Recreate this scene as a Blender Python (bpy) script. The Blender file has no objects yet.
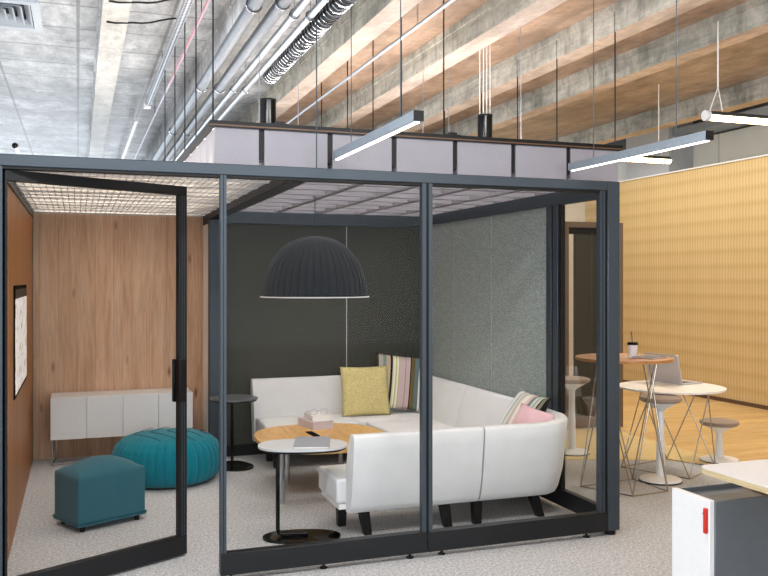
import bpy, bmesh, math, random
from mathutils import Vector, Matrix
random.seed(4)
SC = bpy.context.scene
COL = SC.collection
PI = math.pi
TH = math.atan(306 / 853.0)
EYE = 1.62

# ------------------------------------------------------------------ helpers
def lin(c):
    return tuple(((v / 255) / 12.92 if v / 255 <= 0.04045 else ((v / 255 + 0.055) / 1.055) ** 2.4) for v in c) + (1.0,)

ORG = {}

class MB:
    """collects shapes in world coordinates; build() links them as ONE mesh object"""
    def __init__(s):
        s.v = []; s.f = []; s.m = []
    def add(s, vs, fs, mi=0, M=None):
        o = len(s.v)
        for p in vs:
            p = Vector(p)
            s.v.append(M @ p if M else p)
        for f in fs:
            s.f.append([o + i for i in f]); s.m.append(mi)
        return s
    def bm(s, b, mi=0, M=None):
        b.verts.index_update()
        s.add([v.co.copy() for v in b.verts], [[v.index for v in f.verts] for f in b.faces], mi, M)
        b.free(); return s
    def box(s, x0, x1, y0, y1, z0, z1, bev=0.0, seg=2, mi=0, M=None):
        b = bmesh.new(); bmesh.ops.create_cube(b, size=1)
        for v in b.verts:
            v.co = Vector((x0 + (v.co.x + .5) * (x1 - x0), y0 + (v.co.y + .5) * (y1 - y0), z0 + (v.co.z + .5) * (z1 - z0)))
        if bev > 0:
            bmesh.ops.bevel(b, geom=b.edges[:], offset=bev, segments=seg, profile=.6, affect='EDGES')
        return s.bm(b, mi, M)
    def prism(s, pts, z0, z1, bev=0.0, seg=2, mi=0, M=None):
        b = bmesh.new()
        lo = [b.verts.new((x, y, z0)) for x, y in pts]; hi = [b.verts.new((x, y, z1)) for x, y in pts]
        n = len(pts)
        ft = b.faces.new(hi); fb = b.faces.new(lo[::-1])
        for i in range(n):
            j = (i + 1) % n
            b.faces.new((lo[i], lo[j], hi[j], hi[i]))
        if bev > 0:
            es = list(ft.edges) + list(fb.edges)
            bmesh.ops.bevel(b, geom=es, offset=bev, segments=seg, profile=.5, affect='EDGES')
        bmesh.ops.recalc_face_normals(b, faces=b.faces[:])
        return s.bm(b, mi, M)
    def tube(s, path, r, seg=10, mi=0, closed=False):
        P = [Vector(p) for p in path]; n = len(P); rings = []
        up = Vector((0, 0, 1)); prev = None
        for i in range(n):
            if closed: t = P[(i + 1) % n] - P[i - 1]
            else: t = P[min(i + 1, n - 1)] - P[max(i - 1, 0)]
            t.normalize()
            if prev is None:
                a = up if abs(t.z) < .9 else Vector((1, 0, 0))
                u = a.cross(t).normalized()
            else:
                u = (prev - t * prev.dot(t)).normalized()
            prev = u; w = t.cross(u)
            rr = r[i] if isinstance(r, (list, tuple)) else r
            rings.append([P[i] + u * (rr * math.cos(2 * PI * k / seg)) + w * (rr * math.sin(2 * PI * k / seg)) for k in range(seg)])
        vs = [p for R in rings for p in R]; fs = []
        for i in range(n if closed else n - 1):
            a = i * seg; c = ((i + 1) % n) * seg
            for k in range(seg):
                l = (k + 1) % seg
                fs.append((a + k, a + l, c + l, c + k))
        if not closed:
            fs.append(tuple(range(seg))[::-1]); fs.append(tuple((n - 1) * seg + k for k in range(seg)))
        return s.add(vs, fs, mi)
    def cyl(s, x, y, z0, z1, r, seg=24, mi=0, r2=None):
        return s.lathe([(0, z0), (r, z0), (r2 if r2 else r, z1), (0, z1)], x, y, seg, mi)
    def lathe(s, prof, x, y, seg=32, mi=0, fn=None):
        vs = []; fs = []; idx = []
        for (r, z) in prof:
            if r < 1e-6:
                idx.append([len(vs)] * seg); vs.append((x, y, z))
            else:
                row = []
                for k in range(seg):
                    a = 2 * PI * k / seg; q = r * (fn(a, r, z) if fn else 1)
                    row.append(len(vs)); vs.append((x + q * math.cos(a), y + q * math.sin(a), z))
                idx.append(row)
        for i in range(len(idx) - 1):
            A, B = idx[i], idx[i + 1]
            for k in range(seg):
                l = (k + 1) % seg
                f = []
                for q in (A[k], A[l], B[l], B[k]):
                    if q not in f: f.append(q)
                if len(f) > 2: fs.append(f)
        return s.add(vs, fs, mi)
    def sweep(s, path, profs, mi=0, cap=True):
        """path: list of ((x,y),(nx,ny)); profs: list (one per path pt) of (a,z) closed outlines"""
        vs = []; fs = []; k = len(profs[0])
        for (p, n), pr in zip(path, profs):
            for a, z in pr: vs.append((p[0] + n[0] * a, p[1] + n[1] * a, z))
        for i in range(len(path) - 1):
            for j in range(k):
                l = (j + 1) % k
                fs.append((i * k + j, i * k + l, (i + 1) * k + l, (i + 1) * k + j))
        if cap:
            fs.append(tuple(range(k))[::-1]); fs.append(tuple((len(path) - 1) * k + j for j in range(k)))
        return s.add(vs, fs, mi)
    def build(s, name, mat, parent=None, smooth=38):
        o0 = ORG.get(parent.name, Vector((0, 0, 0))) if parent else Vector((0, 0, 0))
        me = bpy.data.meshes.new(name)
        me.from_pydata([tuple(v - o0) for v in s.v], [], s.f)
        mats = mat if isinstance(mat, (list, tuple)) else [mat]
        for m in mats: me.materials.append(m)
        me.polygons.foreach_set('material_index', s.m)
        b = bmesh.new(); b.from_mesh(me)
        bmesh.ops.recalc_face_normals(b, faces=b.faces[:])
        lim = math.radians(smooth)
        for e in b.edges:
            e.smooth = len(e.link_faces) == 2 and e.calc_face_angle(0) < lim
        for f in b.faces: f.smooth = smooth > 0
        b.to_mesh(me); b.free(); me.update()
        o = bpy.data.objects.new(name, me); COL.objects.link(o)
        if parent: o.parent = parent
        ORG[o.name] = o0
        return o

def tag(o, label, cat, group=None):
    o['label'] = label; o['category'] = cat
    if group: o['group'] = group
    return o
def thing(name, label, cat, loc, group=None):
    o = bpy.data.objects.new(name, None); COL.objects.link(o); o.location = loc
    o.empty_display_size = .1
    ORG[o.name] = Vector(loc)
    return tag(o, label, cat, group)
def struct(name, mb, mat, parent=None):
    o = mb.build(name, mat, parent)
    if not parent: o['kind'] = 'structure'
    return o
def copy_tree(root, loc, label, group=None):
    r = root.copy(); COL.objects.link(r); r.location = loc; r['label'] = label
    if group: r['group'] = group
    ORG[r.name] = Vector(loc)
    for ch in list(root.children):
        c = ch.copy(); COL.objects.link(c); c.parent = r
        for g in list(ch.children):
            d = g.copy(); COL.objects.link(d); d.parent = c
    return r
def rotM(cx, cy, a, cz=0):
    return Matrix.Translation((cx, cy, cz)) @ Matrix.Rotation(a, 4, 'Z')
def superell(cx, cy, rx, ry, n=2.6, seg=48, rot=0):
    out = []
    for k in range(seg):
        a = 2 * PI * k / seg; c, s_ = math.cos(a), math.sin(a)
        x = rx * math.copysign(abs(c) ** (2 / n), c); y = ry * math.copysign(abs(s_) ** (2 / n), s_)
        out.append((cx + x * math.cos(rot) - y * math.sin(rot), cy + x * math.sin(rot) + y * math.cos(rot)))
    return out

# ------------------------------------------------------------------ materials
class NT:
    def __init__(s, name):
        s.mat = bpy.data.materials.new(name); s.mat.use_nodes = True
        s.t = s.mat.node_tree; s.t.nodes.clear()
        s.out = s.n('ShaderNodeOutputMaterial'); s.b = s.n('ShaderNodeBsdfPrincipled')
        s.l(s.b.outputs[0], s.out.inputs[0])
    def n(s, ty, **kw):
        x = s.t.nodes.new(ty)
        for k, v in kw.items(): setattr(x, k, v)
        return x
    def l(s, a, b): s.t.links.new(a, b)
    def coord(s, scale=(1, 1, 1), rot=(0, 0, 0), out='Object'):
        tc = s.n('ShaderNodeTexCoord'); mp = s.n('ShaderNodeMapping')
        mp.inputs['Scale'].default_value = scale; mp.inputs['Rotation'].default_value = rot
        s.l(tc.outputs[out], mp.inputs[0]); return mp.outputs[0]
    def noise(s, vec, scale=5, detail=4, rough=.55, dist=0):
        x = s.n('ShaderNodeTexNoise'); x.inputs['Scale'].default_value = scale; x.inputs['Detail'].default_value = detail
        x.inputs['Roughness'].default_value = rough; x.inputs['Distortion'].default_value = dist
        s.l(vec, x.inputs['Vector']); return x.outputs['Fac']
    def ramp(s, fac, stops, interp='LINEAR'):
        r = s.n('ShaderNodeValToRGB'); r.color_ramp.interpolation = interp
        el = r.color_ramp.elements
        while len(el) < len(stops): el.new(.5)
        for e, (p, c) in zip(el, stops):
            e.position = p; e.color = c if len(c) == 4 else lin(c)
        s.l(fac, r.inputs[0]); return r.outputs[0]
    def mix(s, fac, a, b, mode='MIX'):
        m = s.n('ShaderNodeMix', data_type='RGBA', blend_type=mode)
        for v, i in ((fac, 0), (a, 6), (b, 7)):
            if hasattr(v, 'is_output'): s.l(v, m.inputs[i])
            else: m.inputs[i].default_value = v
        return m.outputs[2]
    def bump(s, h, strength=.2, dist=.01):
        b = s.n('ShaderNodeBump'); b.inputs['Strength'].default_value = strength; b.inputs['Distance'].default_value = dist
        s.l(h, b.inputs['Height']); s.l(b.outputs[0], s.b.inputs['Normal'])
    def set(s, col=None, rough=.5, metal=0, spec=None, sheen=0):
        if col is not None:
            if hasattr(col, 'is_output'): s.l(col, s.b.inputs['Base Color'])
            else: s.b.inputs['Base Color'].default_value = col
        s.b.inputs['Roughness'].default_value = rough; s.b.inputs['Metallic'].default_value = metal
        if spec is not None: s.b.inputs['Specular IOR Level'].default_value = spec
        if sheen: s.b.inputs['Sheen Weight'].default_value = sheen
        return s.mat

def m_plain(name, c, rough=.5, metal=0, var=.06, scale=40, spec=None, bump=0):
    t = NT(name); f = t.noise(t.coord(), scale, 3)
    a = lin(c)
    d = tuple(v * (1 - var) for v in a[:3]) + (1,); e = tuple(min(1, v * (1 + var)) for v in a[:3]) + (1,)
    if bump: t.bump(f, bump, .004)
    return t.set(t.ramp(f, [(.3, d), (.7, e)]), rough, metal, spec)
def m_fabric(name, c, rough=.95, var=.12, scale=220, bump=.25, sheen=.15, c2=None):
    t = NT(name); v = t.coord()
    f = t.noise(v, scale, 2, .7); g = t.noise(v, 7, 3)
    a = lin(c); b2 = lin(c2) if c2 else tuple(min(1, q * (1 + var)) for q in a[:3]) + (1,)
    d = tuple(q * (1 - var) for q in a[:3]) + (1,)
    col = t.ramp(f, [(.3, d), (.7, b2)])
    col = t.mix(.15, col, t.ramp(g, [(.3, (.6, .6, .6, 1)), (.7, (1, 1, 1, 1))]), 'MULTIPLY')
    t.bump(f, bump, .002)
    return t.set(col, rough, 0, .2, sheen)
def m_felt_wall(name, c1, c2):
    t = NT(name); f = t.noise(t.coord((26, 26, 90)), 1.6, 3, .7); g = t.noise(t.coord(), 2, 2)
    t.bump(f, .5, .004)
    return t.set(t.ramp(f, [(.3, c1), (.7, c2)]), .9, 0, .25, .25)
def m_wood(name, cs, scale=(9, 9, .55), plank=0, plank_axis=0, rough=.5, knots=True, seam=.5, sharp=False):
    t = NT(name); v = t.coord(scale)
    f = t.noise(v, 2.2, 6, .62, .6); g = t.noise(v, 12, 4, .6)
    col = t.ramp(f, [(.25, cs[0]), (.5, cs[1]), (.75, cs[2])])
    col = t.mix(.35, col, t.ramp(g, [(.36, (.5, .46, .43, 1)), (.60, (1, 1, 1, 1))]), 'MULTIPLY')
    if knots:
        vo = t.n('ShaderNodeTexVoronoi'); vo.inputs['Scale'].default_value = 2.3
        t.l(t.coord((2.3, 2.3, .75)), vo.inputs['Vector'])
        k = t.ramp(vo.outputs['Distance'], [(0.02, (1, 1, 1, 1)), (.12, (0, 0, 0, 1))])
        col = t.mix(k, col, lin(cs[3]))
    if plank:
        # per-plank tone
        tc = t.n('ShaderNodeTexCoord'); sp = t.n('ShaderNodeSeparateXYZ'); t.l(tc.outputs['Object'], sp.inputs[0])
        m1 = t.n('ShaderNodeMath', operation='MULTIPLY'); m1.inputs[1].default_value = 1 / plank; t.l(sp.outputs[plank_axis], m1.inputs[0])
        fl = t.n('ShaderNodeMath', operation='FLOOR'); t.l(m1.outputs[0], fl.inputs[0])
        wn = t.n('ShaderNodeTexWhiteNoise', noise_dimensions='1D'); t.l(fl.outputs[0], wn.inputs['W'])
        col = t.mix(.5, col, t.ramp(wn.outputs['Value'], [(0, (.64, .61, .58, 1)), (1, (1, 1, 1, 1))]), 'MULTIPLY')
        fr = t.n('ShaderNodeMath', operation='FRACT'); t.l(m1.outputs[0], fr.inputs[0])
        ln = t.ramp(fr.outputs[0], [(0, (0, 0, 0, 1)), (.03, (1, 1, 1, 1))])
        col = t.mix(seam, col, ln, 'MULTIPLY')
    return t.set(col, rough, 0, .35)

def m_concrete(name, dark, mid, light, seams=True, drips=False, rough=.42, streak=(1.1, .55, 1)):
    t = NT(name)
    a = t.noise(t.coord(streak), 2.6, 10, .72, .3)
    b = t.noise(t.coord((1.2, .5, 1)), 1.6, 8, .7, .4)
    c = t.noise(t.coord((.7, 9, 6)), 2.5, 6, .75, .3)
    e0 = t.noise(t.coord((1.3, .5, 1)), 6, 9, .8)
    col = t.ramp(a, [(.34, dark), (.5, mid), (.64, light)])
    col = t.mix(.8, col, t.ramp(b, [(.36, (.52, .52, .53, 1)), (.60, (1, 1, 1, 1))]), 'MULTIPLY')
    col = t.mix(.28, col, t.ramp(c, [(.36, (.5, .5, .5, 1)), (.56, (1, 1, 1, 1))]), 'MULTIPLY')
    col = t.mix(.6, col, t.ramp(e0, [(.40, (.55, .55, .56, 1)), (.55, (1, 1, 1, 1))]), 'MULTIPLY')
    if seams:
        br = t.n('ShaderNodeTexBrick'); br.offset = 0
        br.inputs['Color1'].default_value = br.inputs['Color2'].default_value = (1, 1, 1, 1); br.inputs['Mortar'].default_value = (.25, .25, .26, 1)
        br.inputs['Scale'].default_value = 1; br.inputs['Mortar Size'].default_value = .014; br.inputs['Mortar Smooth'].default_value = .4
        br.inputs['Brick Width'].default_value = .62; br.inputs['Row Height'].default_value = .55
        t.l(t.coord(), br.inputs['Vector'])
        col = t.mix(.75, col, br.outputs['Color'], 'MULTIPLY')
    if drips:
        d = t.noise(t.coord((5, 5, .9)), 1.5, 6, .65, .3)
        col = t.mix(.5, col, t.ramp(d, [(.36, (.36, .35, .32, 1)), (.5, (1, 1, 1, 1))]), 'MULTIPLY')
        e = t.noise(t.coord((.5, .5, 16)), 1.4, 4, .6)
        col = t.mix(.3, col, t.ramp(e, [(.36, (.5, .5, .47, 1)), (.5, (1, 1, 1, 1))]), 'MULTIPLY')
    t.bump(a, .25, .02)
    return t.set(col, rough, 0, .4)

def m_glass(name):
    t = NT(name); t.t.nodes.remove(t.b)
    tr = t.n('ShaderNodeBsdfTransparent'); tr.inputs[0].default_value = (.985, .99, .99, 1)
    gl = t.n('ShaderNodeBsdfGlossy'); gl.inputs['Roughness'].default_value = .01
    lw = t.n('ShaderNodeFresnel'); lw.inputs[0].default_value = 1.25
    mx = t.n('ShaderNodeMixShader'); mu = t.n('ShaderNodeMath', operation='MULTIPLY'); mu.inputs[1].default_value = .22; t.l(lw.outputs[0], mu.inputs[0]); t.l(mu.outputs[0], mx.inputs[0]); t.l(tr.outputs[0], mx.inputs[1]); t.l(gl.outputs[0], mx.inputs[2])
    t.l(mx.outputs[0], t.out.inputs[0]); return t.mat
def m_emit(name, c, s):
    t = NT(name); t.set(lin((240, 240, 235)), .6)
    t.b.inputs['Emission Color'].default_value = lin(c); t.b.inputs['Emission Strength'].default_value = s
    return t.mat
def m_carpet(name, c1, c2, c3):
    t = NT(name); f = t.noise(t.coord(), 60, 4, .85); g = t.noise(t.coord(), 1.3, 3); h = t.noise(t.coord(), 30, 3, .7)
    col = t.ramp(f, [(.28, c1), (.5, c2), (.72, c3)])
    col = t.mix(.25, col, t.ramp(h, [(.35, (.68, .66, .64, 1)), (.65, (1, 1, 1, 1))]), 'MULTIPLY')
    col = t.mix(.3, col, t.ramp(g, [(.35, (.82, .82, .82, 1)), (.65, (1, 1, 1, 1))]), 'MULTIPLY')
    t.bump(f, .5, .006)
    return t.set(col, .97, 0, .1)
def m_gold(name):
    t = NT(name)
    tc = t.n('ShaderNodeTexCoord'); sp = t.n('ShaderNodeSeparateXYZ'); t.l(tc.outputs['Object'], sp.inputs[0])
    def mth(op, a, b=None):
        x = t.n('ShaderNodeMath', operation=op)
        for i, q in enumerate((a, b)):
            if q is None: continue
            if hasattr(q, 'is_output'): t.l(q, x.inputs[i])
            else: x.inputs[i].default_value = q
        return x.outputs[0]
    y, z = sp.outputs[1], sp.outputs[2]
    # a row of little leaning flutes every 0.16 m
    row = mth('MULTIPLY', z, 1 / .2); rf = mth('FRACT', row)
    lean = mth('MULTIPLY', mth('ABSOLUTE', mth('SUBTRACT', rf, .5)), 1.6)
    ph = mth('ADD', mth('MULTIPLY', y, 118.0), lean)
    w = mth('ADD', mth('MULTIPLY', mth('SINE', ph), .5), .5)
    fl = t.ramp(w, [(.1, (206, 176, 122)), (.6, (222, 194, 144))])
    band = t.ramp(rf, [(0, (.86, .82, .72, 1)), (.3, (1, 1, 1, 1)), (.7, (.97, .96, .93, 1)), (1, (.86, .82, .72, 1))])
    col = t.mix(.8, fl, band, 'MULTIPLY')
    n = t.noise(t.coord((1, 3, .5)), 1.5, 3)
    col = t.mix(.25, col, t.ramp(n, [(.35, (.85, .8, .74, 1)), (.65, (1, 1, 1, 1))]), 'MULTIPLY')
    t.bump(w, .25, .006)
    return t.set(col, .5, 0, .4)
def m_stripes(name, cols, scale=1.0):
    """woven stripes across the pillow's own X axis"""
    t = NT(name); tc = t.n('ShaderNodeTexCoord'); sp = t.n('ShaderNodeSeparateXYZ'); t.l(tc.outputs['UV'], sp.inputs[0])
    n = len(cols); pos = 0; tot = sum(w for _, w in cols); st = []
    for c, w in cols: st.append((pos / tot, c)); pos += w
    col = t.ramp(sp.outputs[0], st, 'CONSTANT')
    f = t.noise(t.coord(), 260, 2); t.bump(f, .3, .002)
    return t.set(col, .9, 0, .2)

M = {}
M['slab'] = m_concrete('board_marked_concrete', (128, 128, 129), (182, 183, 184), (226, 228, 230))
M['beam_side'] = m_concrete('stained_concrete', (166, 166, 156), (200, 198, 186), (222, 218, 206), seams=False, drips=True, rough=.7)
M['beam_dark'] = m_concrete('dark_concrete', (70, 74, 76), (88, 90, 90), (104, 106, 104), seams=False)
M['beam_grey'] = m_concrete('pale_concrete', (168, 165, 158), (196, 193, 186), (216, 213, 206), seams=False)
M['beam_warm_lit'] = m_concrete('pink_warm_lit_concrete', (196, 174, 156), (218, 198, 182), (232, 216, 202), seams=False, rough=.4)  # beam undersides: warm bounce light mixed into the concrete colour
M['bay_warm_lit'] = m_concrete('tan_warm_lit_concrete', (160, 130, 106), (188, 156, 130), (208, 178, 154), seams=False, rough=.5)  # slab bays: tan is partly warm bounce light put into the colour
M['bay_warm_lit_grey'] = m_concrete('greyish_tan_warm_lit_concrete', (160, 142, 126), (184, 166, 150), (204, 188, 172), seams=False, rough=.4)  # outermost bay: greyer tan, warm bounce partly coloured in as well
M['carpet'] = m_carpet('grey_beige_carpet', (124, 123, 122), (186, 186, 187), (230, 230, 232))
M['straw_patch'] = m_carpet('straw_tone_patch', (200, 172, 122), (222, 198, 146), (236, 214, 166))
M['timber_floor'] = m_wood('yellow_timber_floor', [(206, 160, 98), (230, 192, 132), (242, 214, 164), (176, 118, 56)], (.5, 5, 5), .18, 1, .3, False, .8)
M['gold'] = m_gold('gold_fluted_veneer')
M['white_wall'] = m_plain('off_white_wall', (222, 214, 200), .6, var=.03, scale=3)
M['beige_wall'] = m_plain('beige_wall', (230, 206, 166), .6, var=.03, scale=3)
M['acoustic_grey'] = m_fabric('grey_acoustic_cloth', (192, 194, 200), var=.12, scale=60)
M['white_panel'] = m_plain('white_upper_panel', (240, 238, 230), .6, var=.03, scale=3)
M['steel'] = m_plain('slate_blue_steel', (60, 69, 77), .42, .35, .1, 180)
M['dark_steel'] = m_plain('charcoal_steel', (25, 27, 30), .42, .3, .1, 180)
M['black'] = m_plain('black_metal', (9, 9, 10), .5, 0, .1, 60, .3)
M['gloss_black'] = m_plain('gloss_black_metal', (10, 11, 12), .14, .4, .05, 20)
M['felt_dark'] = m_felt_wall('charcoal_felt', (46, 47, 42), (92, 93, 82))
M['felt_grey'] = m_felt_wall('grey_felt', (100, 108, 105), (158, 168, 163))
M['wood_pale'] = m_wood('pale_knotty_oak', [(206, 160, 126), (226, 184, 150), (236, 204, 176), (124, 84, 60)], (6, 6, .42), .16, 0, .5, True, .5)
M['wood_side'] = m_wood('amber_oak', [(146, 92, 48), (170, 112, 62), (190, 132, 80), (100, 64, 34)], (9, 9, .5), .12, 1, .45, False, .3)
M['felt_baffle'] = m_fabric('lilac_grey_felt', (152, 149, 156), var=.08, scale=120)
M['louvre'] = m_plain('warm_white_louvre', (206, 200, 194), .5, var=.03)
M['white'] = m_plain('white_lacquer', (232, 232, 232), .35, var=.02)
M['white_matt'] = m_plain('white_matt', (236, 234, 230), .6, var=.02)
M['sofa'] = m_fabric('white_woven_wool', (226, 226, 226), var=.09, scale=300, bump=.5)
M['teal'] = m_fabric('bright_teal_wool', (0, 112, 128), var=.15, scale=160)
M['teal_dull'] = m_fabric('dull_teal_wool', (46, 92, 104), var=.15, scale=200)
M['teal_seam'] = m_fabric('dark_teal_seam', (0, 66, 80))
M['chrome'] = m_plain('chrome', (200, 203, 208), .18, 1, .03, 10)
M['wire'] = m_plain('satin_wire', (190, 182, 172), .25, 1, .03, 10)
M['oak_top'] = m_wood('honey_oak_top', [(200, 148, 82), (224, 178, 112), (236, 198, 138), (160, 108, 56)], (9, 1.2, 9), 0, 0, .4, False)
M['bar_top'] = m_wood('orange_oak_top', [(166, 108, 54), (188, 130, 72), (204, 148, 90), (120, 70, 30)], (2, 9, 9), 0, 0, .4, False)
M['grey_top'] = m_plain('pale_grey_laminate', (206, 206, 206), .4, var=.02)
M['dark_top'] = m_plain('slate_laminate', (98, 102, 106), .4, var=.04)
M['notebook'] = m_plain('silver_grey_card', (150, 152, 158), .5, var=.04)
M['book_pink'] = m_plain('dusty_lilac_cover', (204, 192, 196), .6, var=.04)
M['book_white'] = m_plain('white_cover', (232, 230, 228), .5, var=.03)
M['yellow'] = m_fabric('mustard_marl', (216, 196, 124), var=.18, scale=90, c2=(236, 222, 162))
M['pink'] = m_fabric('rose_cotton', (226, 184, 188), var=.08)
ST = [((72, 68, 52), 2), ((170, 166, 158), 3), ((128, 140, 140), 2), ((196, 178, 150), 3), ((30, 28, 26), 1.6), ((222, 214, 170), 1), ((240, 238, 230), 1), ((206, 196, 120), 1), ((238, 236, 226), 1),
      ((200, 188, 120), .8), ((206, 184, 182), 4), ((150, 120, 120), .4), ((206, 184, 182), 3), ((40, 36, 32), .7), ((112, 98, 58), 2.6), ((104, 124, 124), 3), ((234, 230, 220), 1.2), ((140, 146, 130), 1), ((92, 82, 50), 2), ((24, 22, 20), 2)]
M['stripe'] = m_stripes('striped_weave', ST)
ST2 = [((206, 202, 194), 4), ((60, 60, 58), .4), ((236, 234, 226), 3), ((176, 190, 198), 3), ((222, 214, 190), 3), ((70, 66, 60), .5), ((206, 196, 192), 3), ((232, 226, 214), 4), ((216, 192, 190), 3), ((126, 132, 112), 3), ((190, 206, 212), 2.5), ((150, 140, 80), 1), ((196, 196, 186), 2), ((30, 30, 28), 1), ((120, 118, 98), 1.5), ((24, 24, 22), 1.5)]
M['stripe2'] = m_stripes('striped_weave_pale', ST2)
M['pendant_grey'] = m_plain('pale_blue_grey_aluminium', (136, 146, 156), .4, .2)
M['lamp'] = m_fabric('charcoal_felt_lamp', (27, 32, 37), var=.12, scale=160)
M['galv'] = m_plain('galvanised_spiral', (168, 174, 182), .32, .75, .12, 30)
M['galv_dark'] = m_plain('dull_galvanised', (108, 114, 122), .42, .5, .14, 30)
M['lav'] = m_plain('lilac_pipe', (176, 170, 186), .4, .1)
M['diffuser'] = m_plain('pale_blue_grey_enamel', (168, 176, 184), .4)
M['red'] = m_plain('red_handle', (206, 44, 30), .35, var=.03)
M['grey_side'] = m_plain('mid_grey_carcass', (104, 110, 116), .35, .2, .04, 10)
M['desk_top'] = m_plain('light_grey_desktop', (214, 214, 216), .45, var=.02)
M['ply'] = m_wood('birch_ply_edge', [(186, 164, 122), (208, 188, 146), (222, 206, 168), (150, 120, 80)], (2, 2, 60), 0, 0, .5, False)
M['bronze'] = m_plain('bronze_frame', (112, 96, 82), .45, .3, .06)
M['brown_panel'] = m_plain('dark_olive_panel', (48, 46, 38), .6, 0, .06, 30)
M['brown_skirt'] = m_plain('brown_skirting', (94, 66, 42), .5)
M['seat_pad'] = m_fabric('taupe_seat_pad', (158, 140, 126), var=.1)
M['laptop'] = m_plain('silver_aluminium', (196, 192, 196), .35, .4, .02)
M['slot_black'] = m_plain('matt_black', (8, 8, 9), .9, spec=.05)
M['key'] = m_plain('dark_keys', (60, 58, 60), .5)
M['cup'] = m_plain('white_paper_cup', (236, 234, 236), .5, var=.02)
M['straw'] = m_plain('violet_grey_straw', (86, 76, 104), .4)
M['tube'] = m_emit('tube_glow', (255, 205, 138), 20)
M['strip'] = m_emit('fill_strip_glow', (255, 248, 242), 15)
M['strip2'] = m_emit('warm_fill_strip_glow', (255, 246, 234), 3.5)
M['led'] = m_emit('led_glow', (255, 250, 242), 4)
M['cream_seam'] = m_plain('pale_seam', (196, 198, 196), .6)
M['glass'] = m_glass('clear_glass')
M['screen'] = None
def mk_screen():
    t = NT('screen_picture'); tc = t.n('ShaderNodeTexCoord')
    v = t.coord((1, 4.2, 5)); f = t.noise(v, 2.6, 3, .6)
    col = t.ramp(f, [(.30, (70, 88, 110)), (.38, (206, 180, 132)), (.44, (120, 140, 160)), (.46, (232, 232, 230)), (.6, (240, 240, 240)), (.66, (222, 190, 170)), (.70, (238, 238, 238))])
    t.set(col, .3); t.l(col, t.b.inputs['Emission Color']); t.b.inputs['Emission Strength'].default_value = .35
    return t.mat
M['screen'] = mk_screen()

# ------------------------------------------------------------------ room shell
ZS, ZB = 3.45, 3.254
struct('floor', MB().box(-7, 5.45, -4, 15, -.1, 0), M['carpet'])
struct('floor_timber', MB().box(5.45, 9.2, -4, 15, -.1, .0), M['timber_floor'])
struct('floor_straw_patch', MB().prism([(3.0, 7.12), (4.59, 6.50), (4.98, 6.33), (5.45, 5.80), (5.45, 9.5), (3.0, 9.5)], .0005, .004), M['straw_patch'])  # straw-toned patch laid over the grey floor beside the timber
struct('ceiling', MB().box(-7, 5.95, -4, 15, ZS, ZS + .2), M['slab'])
struct('ceiling_raised', MB().box(5.95, 9.6, -4, 15, 4.25, 4.4).box(5.90, 5.95, -4, 15, ZS, 4.25), M['slab'])
bk = ZB - EYE
beam_k = [.0896, .608, 1.126, 1.645, 2.163, 2.681, 3.77]
beam_x = [.9413 * bk * k for k in beam_k]
for i, x in enumerate(beam_x):
    mb = MB(); w = .16
    y0, y1 = -4, 15
    mb.add([(x, y0, ZB), (x, y1, ZB), (x, y1, ZS), (x, y0, ZS), (x + w, y0, ZB), (x + w, y1, ZB), (x + w, y1, ZS), (x + w, y0, ZS)],
           [(0, 1, 2, 3), (4, 7, 6, 5), (0, 3, 7, 4), (1, 5, 6, 2)], 0)
    mb.add([(x, y0, ZB), (x + w, y0, ZB), (x + w, y1, ZB), (x, y1, ZB)], [(0, 1, 2, 3)], 1)
    # shuttering ledge along the top of the side
    mb.box(x - .012, x, y0, y1, ZS - .06, ZS, mi=0)
    struct('trim_%d' % (i + 1), mb, [M['beam_side'] if i > 1 else M['slab'], M['beam_grey'] if i < 2 else M['beam_warm_lit']])
for i in range(2, 6):
    x0 = beam_x[i] + .16; x1 = beam_x[i + 1] - .012
    struct('ceiling_bay_%d' % (i - 1), MB().box(x0, x1, -4, 15, ZS - .012, ZS), M['bay_warm_lit'] if i < 5 else M['bay_warm_lit_grey'])
# gold wall and what shows above / behind it
struct('wall_right', MB().box(8.1, 8.25, -4, 12.48, .0, 3.17), M['gold'])
struct('trim_8', MB().box(8.085, 8.265, -4, 12.5, 3.17, 3.19), M['white'])
struct('baseboard_right', MB().box(8.085, 8.1, -4, 12.48, 0, .05), M['brown_skirt'])
struct('wall_right_upper', MB().box(8.75, 8.85, -4, 15, 0, 3.74), M['white_panel'])
struct('wall_right_clerestory', MB().box(8.75, 8.85, -4, 15, 3.74, 4.25), M['beam_dark'])
mb = MB()
for k in range(16): mb.box(8.742, 8.75, -1.0 + k * 1.0 - .006, -1.0 + k * 1.0 + .006, 3.0, 3.74)
struct('trim_9', mb, M['cream_seam'])
struct('wall_column', MB().box(8.3, 8.74, 10.55, 11.6, 0, 4.25), M['acoustic_grey'])
struct('wall_back', MB().box(2.5, 8.1, 12.5, 12.6, 0, 3.25), M['white_wall'])
struct('wall_back_pillar', MB().box(6.55, 6.95, 11.9, 12.5, 0, 2.2), M['beige_wall'])
# cable tray on top of the upper wall
t = tag(MB().box(8.35, 8.74, 4, 10.5, 3.76, 3.80).box(8.33, 8.35, 4, 10.5, 3.76, 3.86).build('cable_tray', M['galv']), 'galvanised tray running above the white panels over the gold wall', 'cable tray')

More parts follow.
